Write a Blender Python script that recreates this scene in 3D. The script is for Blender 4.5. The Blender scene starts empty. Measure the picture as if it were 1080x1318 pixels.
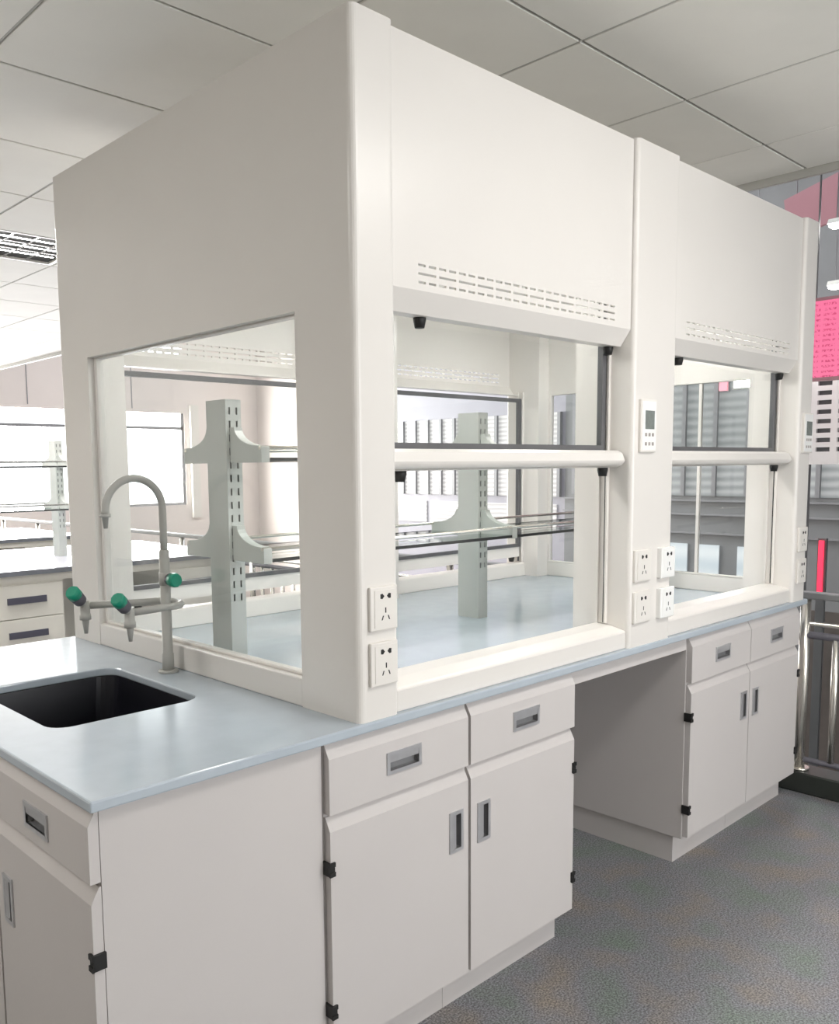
import bpy, bmesh, math, random
from mathutils import Vector, Matrix
random.seed(7)
PI = math.pi
scene = bpy.context.scene
COL = scene.collection

# ------------------------------------------------------------------ camera
cam_d = bpy.data.cameras.new('camera')
cam = bpy.data.objects.new('camera', cam_d)
COL.objects.link(cam)
cam.location = (-1.2605, -1.4086, 1.4234)
cam.rotation_euler = (math.radians(83.772), math.radians(0.648), math.radians(-43.2514))
cam_d.sensor_width = 36
cam_d.lens = 1121.775 / 1318 * 36
cam_d.shift_x = 53.065 / 1318
cam_d.shift_y = 63.796 / 1318
cam_d.clip_start = 0.02
cam_d.clip_end = 200
scene.camera = cam

# ------------------------------------------------------------------ world, exposure
world = bpy.data.worlds.new('sky')
scene.world = world
world.use_nodes = True
bg = world.node_tree.nodes['Background']
bg.inputs[0].default_value = (0.94, 0.97, 1.0, 1)
bg.inputs[1].default_value = 2.6
vs = scene.view_settings
vs.view_transform = 'Standard'
vs.look = 'None'
vs.exposure = 0.76
vs.gamma = 1.0
vs.use_curve_mapping = False

def area_light(name, loc, rot, sx, sy, power, color=(1, 1, 1)):
    l = bpy.data.lights.new(name, 'AREA')
    l.shape = 'RECTANGLE'; l.size = sx; l.size_y = sy; l.energy = power; l.color = color
    o = bpy.data.objects.new(name, l); COL.objects.link(o)
    o.location = loc; o.rotation_euler = rot
    return o
# daylight coming in through the window openings behind the photographer (wall_front) and in the hall end; the unseen wall_back openings are added to light the ceiling
DAY = (1.0, 0.985, 0.972)
area_light('window_daylight', (1.0, -4.30, 1.5), (math.radians(90), 0, 0), 2.6, 1.9, 21.5, DAY)
area_light('window_daylight', (0.7, 12.9, 1.5), (math.radians(-90), 0, 0), 3.0, 1.9, 130, (1.0, 0.93, 0.885))  # unseen source, added so rear light grazes the ceiling
area_light('window_daylight', (5.3, 13.2, 1.6), (math.radians(-90), 0, 0), 4.0, 1.65, 600, (1.0, 0.965, 0.94))

# ------------------------------------------------------------------ materials
def rgb(r, g, b):
    f = lambda c: (c / 255 / 12.92) if c / 255 <= 0.04045 else ((c / 255 + 0.055) / 1.055) ** 2.4
    return (f(r), f(g), f(b), 1)

def mat(name, col, rough=0.5, metal=0.0, vary=0.03, scale=6.0, bump=0.0, bscale=80, spec=0.5, emit=None, estr=0.0):
    m = bpy.data.materials.new(name); m.use_nodes = True
    nt = m.node_tree; b = nt.nodes['Principled BSDF']
    b.inputs['Roughness'].default_value = rough
    b.inputs['Metallic'].default_value = metal
    b.inputs['Specular IOR Level'].default_value = spec
    tc = nt.nodes.new('ShaderNodeTexCoord')
    n = nt.nodes.new('ShaderNodeTexNoise'); n.inputs['Scale'].default_value = scale; n.inputs['Detail'].default_value = 4
    nt.links.new(tc.outputs['Object'], n.inputs['Vector'])
    r = nt.nodes.new('ShaderNodeValToRGB')
    r.color_ramp.elements[0].position = 0.3; r.color_ramp.elements[1].position = 0.7
    r.color_ramp.elements[0].color = tuple(max(0, c * (1 - vary)) for c in col[:3]) + (1,)
    r.color_ramp.elements[1].color = tuple(min(1, c * (1 + vary)) for c in col[:3]) + (1,)
    nt.links.new(n.outputs['Fac'], r.inputs['Fac'])
    nt.links.new(r.outputs['Color'], b.inputs['Base Color'])
    if bump:
        n2 = nt.nodes.new('ShaderNodeTexNoise'); n2.inputs['Scale'].default_value = bscale
        nt.links.new(tc.outputs['Object'], n2.inputs['Vector'])
        bp = nt.nodes.new('ShaderNodeBump'); bp.inputs['Strength'].default_value = bump; bp.inputs['Distance'].default_value = 0.002
        nt.links.new(n2.outputs['Fac'], bp.inputs['Height']); nt.links.new(bp.outputs['Normal'], b.inputs['Normal'])
    if emit:
        b.inputs['Emission Color'].default_value = emit
        b.inputs['Emission Strength'].default_value = estr
    return m

def glass(name, tint=(0.97, 0.99, 0.98, 1), refl=1.0):
    m = bpy.data.materials.new(name); m.use_nodes = True
    nt = m.node_tree; nt.nodes.clear()
    out = nt.nodes.new('ShaderNodeOutputMaterial')
    tr = nt.nodes.new('ShaderNodeBsdfTransparent'); tr.inputs[0].default_value = tint
    gl = nt.nodes.new('ShaderNodeBsdfGlossy'); gl.inputs['Roughness'].default_value = 0.01
    lw = nt.nodes.new('ShaderNodeLayerWeight'); lw.inputs['Blend'].default_value = 0.5
    pw = nt.nodes.new('ShaderNodeMath'); pw.operation = 'POWER'; pw.inputs[1].default_value = 5
    nt.links.new(lw.outputs['Facing'], pw.inputs[0])
    mu = nt.nodes.new('ShaderNodeMath'); mu.operation = 'MULTIPLY_ADD'; mu.inputs[1].default_value = 0.8 * refl; mu.inputs[2].default_value = 0.025 * refl
    nt.links.new(pw.outputs[0], mu.inputs[0])
    mx = nt.nodes.new('ShaderNodeMixShader')
    nt.links.new(mu.outputs[0], mx.inputs[0]); nt.links.new(tr.outputs[0], mx.inputs[1]); nt.links.new(gl.outputs[0], mx.inputs[2])
    nt.links.new(mx.outputs[0], out.inputs['Surface'])
    return m

M = {}
M['hood'] = mat('white_powder_coat', rgb(232, 228, 223), 0.30, vary=0.012, scale=3)
M['cab'] = mat('cabinet_powder_coat', rgb(208, 203, 201), 0.42, vary=0.015, scale=3)
M['worktop'] = mat('pale_blue_worktop', rgb(184, 194, 203), 0.15, vary=0.03, scale=14)
M['sink'] = mat('black_sink', rgb(24, 24, 32), 0.35, vary=0.1)
M['gasket'] = mat('grey_gasket', rgb(96, 96, 98), 0.5, vary=0.06, scale=20)
M['black'] = mat('black_rubber', rgb(26, 26, 26), 0.5, vary=0.1)
M['steel'] = mat('brushed_steel', rgb(200, 200, 203), 0.3, 0.55, vary=0.05, scale=30)
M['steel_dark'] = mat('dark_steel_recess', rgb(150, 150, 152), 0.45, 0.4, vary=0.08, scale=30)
M['chrome'] = mat('polished_steel', rgb(238, 234, 226), 0.24, 0.9, vary=0.03)
M['faucet'] = mat('grey_faucet_coat', rgb(178, 177, 172), 0.35, vary=0.02)
M['green'] = mat('green_knob', rgb(18, 140, 112), 0.4, vary=0.06, scale=30)
M['collar'] = mat('dark_grey_collar', rgb(92, 90, 98), 0.5, vary=0.05)
M['socket'] = mat('socket_plastic', rgb(236, 232, 226), 0.3, vary=0.01)
M['socket_white'] = mat('glossy_white_socket', rgb(250, 250, 248), 0.12, vary=0.01)
M['grey_btn'] = mat('button_grey', rgb(170, 162, 158), 0.5, vary=0.03)
M['lcd'] = mat('lcd_screen', rgb(128, 134, 130), 0.2, vary=0.12, scale=60)
M['tile'] = mat('ceiling_tile', rgb(240, 239, 232), 0.75, vary=0.02, scale=4, bump=0.15, bscale=300)
M['tilegap'] = mat('ceiling_void', rgb(70, 70, 66), 0.8)
M['tbar'] = mat('ceiling_grid_bar', rgb(190, 189, 183), 0.5, vary=0.02)
M['wall'] = mat('white_wall', rgb(226, 222, 214), 0.7, vary=0.015, scale=2)
M['pinkwall'] = mat('warm_wall', rgb(232, 222, 216), 0.7, vary=0.02, scale=2)
M['palegrey'] = mat('pale_lilac_grey', rgb(158, 156, 164), 0.5, vary=0.04, scale=3)
M['umber'] = mat('dark_umber_base', rgb(84, 78, 74), 0.5, vary=0.15, scale=4)
M['dark'] = mat('dark_facade', rgb(110, 112, 114), 0.45, vary=0.1, scale=3)
M['spandrel'] = mat('grey_spandrel', rgb(126, 127, 128), 0.4, vary=0.06, scale=3)
M['mull'] = mat('grey_mullion', rgb(140, 140, 142), 0.4, vary=0.05)
M['lamp'] = mat('lamp_tube', (1, 1, 1, 1), 0.4, emit=(1, 0.98, 0.96, 1), estr=26)
M['hoodlamp'] = mat('hood_lamp_diffuser', (1, 1, 1, 1), 0.4, emit=(1, 0.99, 0.96, 1), estr=15)
M['louver'] = mat('polished_louver', rgb(210, 210, 214), 0.18, 0.9)
M['bench'] = mat('bench_white', rgb(224, 222, 214), 0.45, vary=0.02)
M['rack'] = mat('rack_grey', rgb(196, 199, 195), 0.45, vary=0.02)
M['benchtop'] = mat('bench_grey_top', rgb(196, 196, 206), 0.2, vary=0.03)
M['benchedge'] = mat('bench_top_edge', rgb(112, 116, 124), 0.4, vary=0.05)
M['pull'] = mat('dark_drawer_pull', rgb(84, 84, 98), 0.4, 0.3, vary=0.06)
M['frost'] = mat('shelf_edge', rgb(52, 54, 54), 0.3, vary=0.08)
M['curb'] = mat('dark_curb', rgb(48, 52, 48), 0.3, vary=0.15, scale=12)
M['blue'] = mat('blue_cabinet', rgb(96, 122, 160), 0.4)
M['g_pane'] = glass('clear_pane', (0.972, 0.982, 0.980, 1))
M['g_shelf'] = glass('shelf_glass', (0.82, 0.86, 0.85, 1))
M['g_rail'] = glass('smoked_rail_glass', (0.62, 0.6, 0.58, 1))

def led_mat():
    m = mat('pink_led_screen', rgb(70, 34, 46), 0.4, emit=rgb(255, 72, 132), estr=0.62)
    nt = m.node_tree; b = nt.nodes['Principled BSDF']
    tc = nt.nodes.new('ShaderNodeTexCoord')
    mp = nt.nodes.new('ShaderNodeMapping'); mp.inputs['Rotation'].default_value = (0, math.radians(-90), 0)
    sep = nt.nodes.new('ShaderNodeSeparateXYZ'); nt.links.new(tc.outputs['Object'], sep.inputs[0])
    cmb = nt.nodes.new('ShaderNodeCombineXYZ')
    nt.links.new(sep.outputs['Y'], cmb.inputs['X']); nt.links.new(sep.outputs['Z'], cmb.inputs['Y'])
    br = nt.nodes.new('ShaderNodeTexBrick'); br.offset = 0.0
    br.inputs['Scale'].default_value = 1.0; br.inputs['Mortar Size'].default_value = 0.010
    br.inputs['Brick Width'].default_value = 0.10; br.inputs['Row Height'].default_value = 0.034
    br.inputs['Color1'].default_value = rgb(190, 62, 104); br.inputs['Color2'].default_value = rgb(214, 76, 118)
    br.inputs['Mortar'].default_value = rgb(244, 118, 158)
    nt.links.new(cmb.outputs[0], br.inputs['Vector'])
    nz = nt.nodes.new('ShaderNodeTexNoise'); nz.inputs['Scale'].default_value = 75
    nt.links.new(tc.outputs['Object'], nz.inputs['Vector'])
    rp = nt.nodes.new('ShaderNodeValToRGB'); rp.color_ramp.elements[0].position = 0.46; rp.color_ramp.elements[1].position = 0.52
    nt.links.new(nz.outputs['Fac'], rp.inputs['Fac'])
    mx = nt.nodes.new('ShaderNodeMixRGB'); mx.inputs['Color2'].default_value = rgb(244, 118, 158)
    nt.links.new(rp.outputs['Color'], mx.inputs['Fac']); nt.links.new(br.outputs['Color'], mx.inputs['Color1'])
    nt.links.new(mx.outputs[0], b.inputs['Emission Color'])
    return m
M['led'] = led_mat()
M['pinksoft'] = mat('pale_pink_sign', rgb(210, 150, 160), 0.4, emit=rgb(240, 150, 165), estr=0.5)
M['ledred'] = mat('red_led_strip', rgb(255, 40, 70), 0.4, emit=rgb(255, 60, 90), estr=0.8)
M['ledpink'] = mat('soft_pink_screen', rgb(140, 108, 114), 0.4, emit=rgb(176, 120, 128), estr=0.22)

def floor_mat():
    m = bpy.data.materials.new('speckled_vinyl_floor'); m.use_nodes = True
    nt = m.node_tree; b = nt.nodes['Principled BSDF']; b.inputs['Roughness'].default_value = 0.42
    tc = nt.nodes.new('ShaderNodeTexCoord')
    big = nt.nodes.new('ShaderNodeTexNoise'); big.inputs['Scale'].default_value = 5; big.inputs['Detail'].default_value = 3
    nt.links.new(tc.outputs['Object'], big.inputs['Vector'])
    r1 = nt.nodes.new('ShaderNodeValToRGB'); cr = r1.color_ramp
    cr.elements[0].position = 0.30; cr.elements[0].color = rgb(118, 129, 120)
    cr.elements[1].position = 0.70; cr.elements[1].color = rgb(140, 131, 122)
    e = cr.elements.new(0.5); e.color = rgb(129, 129, 134)
    nt.links.new(big.outputs['Fac'], r1.inputs['Fac'])
    sp = nt.nodes.new('ShaderNodeTexNoise'); sp.inputs['Scale'].default_value = 190; sp.inputs['Detail'].default_value = 2
    nt.links.new(tc.outputs['Object'], sp.inputs['Vector'])
    r2 = nt.nodes.new('ShaderNodeValToRGB')
    r2.color_ramp.elements[0].position = 0.36; r2.color_ramp.elements[0].color = (0.42, 0.42, 0.42, 1)
    r2.color_ramp.elements[1].position = 0.66; r2.color_ramp.elements[1].color = (1.45, 1.45, 1.45, 1)
    nt.links.new(sp.outputs['Fac'], r2.inputs['Fac'])
    mx = nt.nodes.new('ShaderNodeMixRGB'); mx.blend_type = 'MULTIPLY'; mx.inputs['Fac'].default_value = 1
    nt.links.new(r1.outputs['Color'], mx.inputs['Color1']); nt.links.new(r2.outputs['Color'], mx.inputs['Color2'])
    nt.links.new(mx.outputs[0], b.inputs['Base Color'])
    return m
M['floor'] = floor_mat()

def blind_mat(name, strength, lo, hi, scale=14):
    """a lit window behind a horizontal blind"""
    m = mat(name, rgb(*[c * 0.55 for c in hi]), 0.5)
    nt = m.node_tree; b = nt.nodes['Principled BSDF']
    tc = nt.nodes.new('ShaderNodeTexCoord')
    w = nt.nodes.new('ShaderNodeTexWave'); w.bands_direction = 'Z'; w.inputs['Scale'].default_value = scale
    w.inputs['Distortion'].default_value = 1.2; w.inputs['Detail'].default_value = 2
    nt.links.new(tc.outputs['Object'], w.inputs['Vector'])
    r = nt.nodes.new('ShaderNodeValToRGB'); r.color_ramp.elements[0].color = rgb(*lo); r.color_ramp.elements[1].color = rgb(*hi)
    nt.links.new(w.outputs['Fac'], r.inputs['Fac'])
    nt.links.new(r.outputs['Color'], b.inputs['Emission Color']); b.inputs['Emission Strength'].default_value = strength
    return m
M['blind'] = blind_mat('blind_lit_window', 0.5, (176, 172, 172), (244, 240, 238), 5)
M['dimwin'] = blind_mat('dim_lit_window', 0.36, (140, 146, 146), (196, 198, 198), 3)
M['lowwin'] = blind_mat('bright_low_window', 0.42, (200, 214, 222), (240, 246, 248), 1)

# ------------------------------------------------------------------ mesh helpers
class MB:
    def __init__(s): s.v = []; s.f = []; s.smooth = []
    def add(s, vs_, fs_, smooth=False):
        o = len(s.v); s.v += [tuple(p) for p in vs_]
        s.f += [tuple(i + o for i in f) for f in fs_]; s.smooth += [smooth] * len(fs_)
        return s
    def box(s, x0, x1, y0, y1, z0, z1):
        v = [(x, y, z) for z in (z0, z1) for y in (y0, y1) for x in (x0, x1)]
        return s.add(v, [(0, 2, 3, 1), (4, 5, 7, 6), (0, 1, 5, 4), (2, 6, 7, 3), (0, 4, 6, 2), (1, 3, 7, 5)])
    def prism(s, poly, axis, a, b):
        """poly: 2D points, extruded along axis from a to b; (u,v) are the other two axes in xyz order"""
        def P(u, v, w):
            return {0: (w, u, v), 1: (u, w, v), 2: (u, v, w)}[axis]
        n = len(poly)
        v = [P(u, w, a) for u, w in poly] + [P(u, w, b) for u, w in poly]
        f = [tuple(range(n))[::-1], tuple(range(n, 2 * n))]
        f += [(i, (i + 1) % n, n + (i + 1) % n, n + i) for i in range(n)]
        return s.add(v, f)
    def tube(s, path, r, n=14, caps=True):
        path = [Vector(p) for p in path]
        rs = r if isinstance(r, (list, tuple)) else [r] * len(path)
        t0 = (path[1] - path[0]).normalized()
        up = Vector((0, 0, 1)) if abs(t0.z) < 0.9 else Vector((1, 0, 0))
        u = t0.cross(up).normalized(); vs_ = []
        prev = t0
        for i, p in enumerate(path):
            if i == 0: t = t0
            elif i == len(path) - 1: t = (path[i] - path[i - 1]).normalized()
            else: t = ((path[i] - path[i - 1]).normalized() + (path[i + 1] - path[i]).normalized()).normalized()
            q = prev.rotation_difference(t); u = (q @ u).normalized(); prev = t
            w = t.cross(u)
            for k in range(n):
                a = 2 * PI * k / n
                vs_.append(p + (u * math.cos(a) + w * math.sin(a)) * rs[i])
        fs_ = []
        for i in range(len(path) - 1):
            for k in range(n):
                fs_.append((i * n + k, i * n + (k + 1) % n, (i + 1) * n + (k + 1) % n, (i + 1) * n + k))
        s.add(vs_, fs_, True)
        if caps:
            o = len(s.v) - len(vs_)
            s.f.append(tuple(o + k for k in range(n))[::-1]); s.smooth.append(False)
            e = o + (len(path) - 1) * n
            s.f.append(tuple(e + k for k in range(n))); s.smooth.append(False)
        return s
    def panel(s, axis, w0, w1, u0, u1, v0, v1, holes=()):
        """flat panel from w0 to w1 along axis, rectangle (u,v) with rectangular holes cut right through"""
        us = sorted({u0, u1, *[h[0] for h in holes], *[h[1] for h in holes]})
        vv = sorted({v0, v1, *[h[2] for h in holes], *[h[3] for h in holes]})
        def solid(i, j):
            if i < 0 or j < 0 or i >= len(us) - 1 or j >= len(vv) - 1: return False
            cu = (us[i] + us[i + 1]) / 2; cv = (vv[j] + vv[j + 1]) / 2
            return not any(h[0] < cu < h[1] and h[2] < cv < h[3] for h in holes)
        def P(u, v, w): return {0: (w, u, v), 1: (u, w, v), 2: (u, v, w)}[axis]
        idx = {}; V = []; F = []
        def vi(i, j, k):
            key = (i, j, k)
            if key not in idx: idx[key] = len(V); V.append(P(us[i], vv[j], (w0, w1)[k]))
            return idx[key]
        for i in range(len(us) - 1):
            for j in range(len(vv) - 1):
                if not solid(i, j): continue
                F.append((vi(i, j, 0), vi(i, j + 1, 0), vi(i + 1, j + 1, 0), vi(i + 1, j, 0)))
                F.append((vi(i, j, 1), vi(i + 1, j, 1), vi(i + 1, j + 1, 1), vi(i, j + 1, 1)))
                if not solid(i - 1, j): F.append((vi(i, j, 0), vi(i, j, 1), vi(i, j + 1, 1), vi(i, j + 1, 0)))
                if not solid(i + 1, j): F.append((vi(i + 1, j, 0), vi(i + 1, j + 1, 0), vi(i + 1, j + 1, 1), vi(i + 1, j, 1)))
                if not solid(i, j - 1): F.append((vi(i, j, 0), vi(i + 1, j, 0), vi(i + 1, j, 1), vi(i, j, 1)))
                if not solid(i, j + 1): F.append((vi(i, j + 1, 0), vi(i, j + 1, 1), vi(i + 1, j + 1, 1), vi(i + 1, j + 1, 0)))
        return s.add(V, F)
    def build(s, name, m, parent=None, bevel=0.0, seg=2):
        me = bpy.data.meshes.new(name); me.from_pydata(s.v, [], s.f); me.update()
        bm = bmesh.new(); bm.from_mesh(me)
        bmesh.ops.recalc_face_normals(bm, faces=bm.faces); bm.to_mesh(me); bm.free()
        me.polygons.foreach_set('use_smooth', s.smooth)
        me.materials.append(M[m] if isinstance(m, str) else m)
        o = bpy.data.objects.new(name, me); COL.objects.link(o)
        if parent: o.parent = parent
        if bevel:
            b = o.modifiers.new('bevel', 'BEVEL'); b.width = bevel; b.segments = seg; b.limit_method = 'ANGLE'; b.angle_limit = math.radians(40)
            b.harden_normals = False
        return o

def rrect(x0, x1, y0, y1, r, n=6, corners=(1, 1, 1, 1)):
    """rounded rectangle, counter-clockwise; corners: (x0y0, x1y0, x1y1, x0y1)"""
    pts = []
    for (cx, cy, a0, on) in ((x0, y0, PI, corners[0]), (x1, y0, 1.5 * PI, corners[1]), (x1, y1, 0, corners[2]), (x0, y1, PI / 2, corners[3])):
        if not on: pts.append((cx, cy)); continue
        ox = cx + (r if cx == x0 else -r); oy = cy + (r if cy == y0 else -r)
        for k in range(n + 1):
            a = a0 + PI / 2 * k / n
            pts.append((ox + r * math.cos(a), oy + r * math.sin(a)))
    return pts

def tag(o, label=None, cat=None, group=None, kind=None):
    if label: o['label'] = label
    if cat: o['category'] = cat
    if group: o['group'] = group
    if kind: o['kind'] = kind
    return o
def thing(name, label, cat, loc=(0, 0, 0), group=None):
    o = bpy.data.objects.new(name, None); COL.objects.link(o); o.location = loc; o.empty_display_size = 0.1
    return tag(o, label, cat, group)
def at_world(o):
    """keep a mesh written in world coordinates in place under a parent that is not at the origin"""
    if o.parent: o.matrix_parent_inverse = Matrix.Translation(-Vector(o.parent.location))
    return o
def B(mb, name, m, parent, bevel=0.0, seg=2):
    return at_world(mb.build(name, m, parent, bevel, seg))
def dup(o, parent, off=(0, 0, 0)):
    c = o.copy(); COL.objects.link(c); c.parent = parent; c.matrix_parent_inverse = o.matrix_parent_inverse.copy()
    c.location = Vector(o.location) + Vector(off)
    for ch in list(o.children):
        g = ch.copy(); COL.objects.link(g); g.parent = c; g.matrix_parent_inverse = ch.matrix_parent_inverse.copy()
    return c

# ------------------------------------------------------------------ dimensions
ZC, ZT = 0.852, 2.37            # worktop surface, top of the hood
L, D = 2.5, 1.476               # hood length and depth
CEIL = 2.6
XE = 2.53                       # edge of the lab ceiling above the gallery

# ------------------------------------------------------------------ the setting
fl = MB().box(-4.4, 2.70, -4.4, 13.0, -0.12, 0.0).build('floor', 'floor'); tag(fl, 'speckled dark grey vinyl laboratory floor', kind='structure')
ce = MB().box(-4.4, XE, -4.4, 13.0, CEIL + 0.012, CEIL + 0.16).build('ceiling', 'tilegap'); tag(ce, 'suspended grey panel ceiling with thin dark joints', kind='structure')
X0, Y0, T = 0.335, 0.075, 0.6
tile_proto = None
TROFFERS = [(-5, 1), (-1, 5), (-1, 10), (0, -3), (-1, 15)]  # first entry is an unseen fill light added for the hood side and worktop
troffer_cells = {c for i, j in TROFFERS for c in ((i, j), (i + 1, j))}
for i in range(-5, 4):
    for j in range(-7, 22):
        if (i, j) in troffer_cells: continue
        xa = X0 + i * T; xb = min(xa + T, XE); ya = Y0 + j * T
        if xb - xa < 0.1: continue
        if tile_proto is None:
            tile_proto = MB().box(0.005, T - 0.005, 0.005, T - 0.005, 0, 0.012).build('ceiling_tile', 'tile', ce, 0.002, 1); o = tile_proto
        else:
            o = tile_proto.copy(); COL.objects.link(o)
        if xb < xa + T - 0.01:
            o.scale.x = (xb - xa) / T
        o.location = (xa, ya, CEIL)
rest = MB()
rest.box(-4.4, X0 - 5 * T, -4.4, 13.0, CEIL, CEIL + 0.012); rest.box(X0 - 5 * T, XE, -4.4, Y0 - 7 * T, CEIL, CEIL + 0.012)
rest.build('plain_ceiling_field', 'tile', ce)
for i in range(-3, 4):
    MB().box(X0 + i * T - 0.0035, X0 + i * T + 0.0035, Y0 - 7 * T, 13.0, CEIL + 0.003, CEIL + 0.012).build('grid_bar', 'tbar', ce)
MB().box(XE, XE + 0.02, -4.4, 13.0, CEIL - 0.03, CEIL + 0.16).build('edge_trim', 'tbar', ce)

wl = MB().panel(0, -4.52, -4.4, -4.4, 13.0, -0.12, CEIL + 0.16).build('wall_left', 'wall'); tag(wl, 'white laboratory wall on the far left', kind='structure')
wf = MB().panel(1, -4.52, -4.4, -4.52, XE, -0.12, CEIL + 0.16, [(-0.3, 0.97, 0.55, 2.45), (1.03, 2.3, 0.55, 2.45)]).build('wall_front', 'wall'); tag(wf, 'white wall with windows behind the photographer', kind='structure')
wb = MB().panel(1, 13.0, 13.12, -4.52, 3.2, -0.12, CEIL + 0.16, [(-0.8, 0.67, 0.55, 2.45), (0.73, 2.2, 0.55, 2.45)]).build('wall_back', 'wall'); tag(wb, 'pale wall at the far end of the laboratory', kind='structure')  # window openings added out of view to go with the extra rear light

# gallery hall beyond the ceiling edge
HX, HZ0, HZ1 = 9.0, -3.2, 5.2
hf = MB().box(2.7, HX + 0.2, -4.4, 13.2, HZ0 - 0.1, HZ0).build('floor_hall', 'umber'); tag(hf, 'dark floor of the hall below the gallery', kind='structure')
hc = MB().panel(2, HZ1, HZ1 + 0.1, XE + 0.02, HX + 0.2, -4.4, 13.2, [(4.5, 7.5, 0.5, 11.0)]).build('ceiling_hall', 'spandrel'); tag(hc, 'dark grey ceiling of the hall', kind='structure')  # unseen roof opening added to let sky light brighten the hall
hu = MB().box(XE + 0.02, XE + 0.1, -4.4, 13.0, CEIL + 0.16, HZ1).build('wall_gallery', 'dark'); tag(hu, 'grey fascia wall above the laboratory ceiling edge', kind='structure')
hs = MB().box(2.62, 2.70, -4.4, 13.0, HZ0, -0.12).build('wall_slab_edge', 'dark'); tag(hs, 'grey slab edge below the gallery', kind='structure')
hn = MB().panel(1, -4.52, -4.4, XE, HX + 0.2, HZ0, HZ1).build('wall_hall_near', 'dark'); tag(hn, 'dark wall at the near end of the hall', kind='structure')
hb = MB().panel(1, 13.0, 13.12, 3.2, HX + 0.2, HZ0, HZ1, [(3.25, 7.35, 0.75, 2.44), (3.25, 5.27, 3.35, 4.8), (5.33, 7.35, 3.35, 4.8)]).build('wall_hall_back', 'pinkwall'); tag(hb, 'warm white wall around the bright window at the far end', kind='structure')
w1 = MB()
w1.box(3.25, 7.35, 13.02, 13.08, 2.14, 2.19); w1.box(3.25, 7.35, 13.02, 13.08, 0.75, 0.80)
for x in (3.25, 7.29): w1.box(x, x + 0.06, 13.02, 13.08, 0.8, 2.44)
w1 = w1.build('window_1', 'mull'); tag(w1, 'large bright daylight window with grey bars at the far end', kind='structure')
MB().box(7.45, 7.62, 12.93, 13.0, 0.5, 2.6).build('jamb_post', 'wall', hb)
for x in (4.45, 6.3): MB().box(x, x + 0.012, 12.99, 13.0, 2.5, 5.0).build('panel_joint', 'mull', hb)
fe = MB().box(HX, HX + 0.12, 10.9, 13.12, HZ0, HZ1).build('wall_facade_end', 'pinkwall'); tag(fe, 'warm white end of the facade across the hall', kind='structure')
fp = MB().box(HX, HX + 0.12, 5.7, 10.9, HZ0, HZ1).build('wall_facade_pale', 'palegrey'); tag(fp, 'pale facade wall across the hall behind the hood', kind='structure')
ff = MB().box(HX, HX + 0.12, -4.4, 5.7, HZ0, HZ1).build('wall_facade', 'spandrel'); tag(ff, 'dark grey facade across the hall with rows of mullioned windows', kind='structure')
pane_p = {}
def fpane(y0, y1, z0, z1, m):
    key = (round(y1 - y0, 3), round(z1 - z0, 3), m)
    if key not in pane_p:
        o = MB().box(-0.02, 0, 0, y1 - y0, 0, z1 - z0).build('window_pane', m, ff); pane_p[key] = o
    else:
        o = pane_p[key].copy(); COL.objects.link(o)
    o.location = (HX, y0, z0)
mull_p = {}
def fmull(y, z0, z1, w=0.05):
    key = (round(z1 - z0, 3), w)
    if key not in mull_p:
        o = MB().box(-0.06, 0, 0, w, 0, z1 - z0).build('window_mullion', 'mull', ff); mull_p[key] = o
    else:
        o = mull_p[key].copy(); COL.objects.link(o)
    o.location = (HX, y, z0)
y = 5.75
while y < 11.0:
    fpane(y + 0.05, y + 0.28, 0.97, 2.15, 'blind'); fmull(y, 0.97, 2.15); y += 0.28
fmull(y, 0.97, 2.15)
y = 5.75
while y < 11.0:
    fpane(y + 0.08, y + 0.84, 0.52, 0.86, 'blind'); y += 0.84
y = 1.9
while y < 5.5:
    fpane(y + 0.05, y + 0.40, 1.02, 2.42, 'dimwin'); fmull(y, 1.02, 2.42); y += 0.40
fmull(y, 1.02, 2.42)
for (ya, yb) in ((3.05, 3.22), (3.45, 3.72), (3.86, 4.15), (4.3, 4.9), (1.6, 2.0)):
    fpane(ya, yb, -0.15, 0.42, 'lowwin')
for z in (0.55, 0.78, 0.95): MB().box(HX - 0.05, HX, 0.5, 5.7, z, z + 0.02).build('ledge', 'mull', ff)
MB().box(HX - 0.03, HX, -2.0, 5.7, HZ0, -0.25).build('facade_base', 'umber', ff)
# white block across the hall with a grid of small dark openings
wp = thing('louvered_panel', 'white panel with rows of small dark openings above the gallery rail', 'panel', (6.0, 1.22, -0.5))
holes = []
for r in range(9):
    for c in range(3):
        ya = 0.86 + c * 0.155; za = 1.50 + r * 0.073
        holes.append((ya, ya + 0.105, za, za + 0.034))
B(MB().panel(0, 6.0, 6.03, 0.82, 1.36, 1.40, 2.2, holes), 'panel_sheet', 'socket_white', wp)
B(MB().box(6.04, 6.06, 0.82, 1.36, 1.40, 2.2), 'backing_sheet', 'dark', wp)
for yy in (0.82, 1.32): B(MB().box(6.0, 6.05, yy, yy + 0.04, -3.2, 1.40), 'support_post', 'mull', wp)

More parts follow.
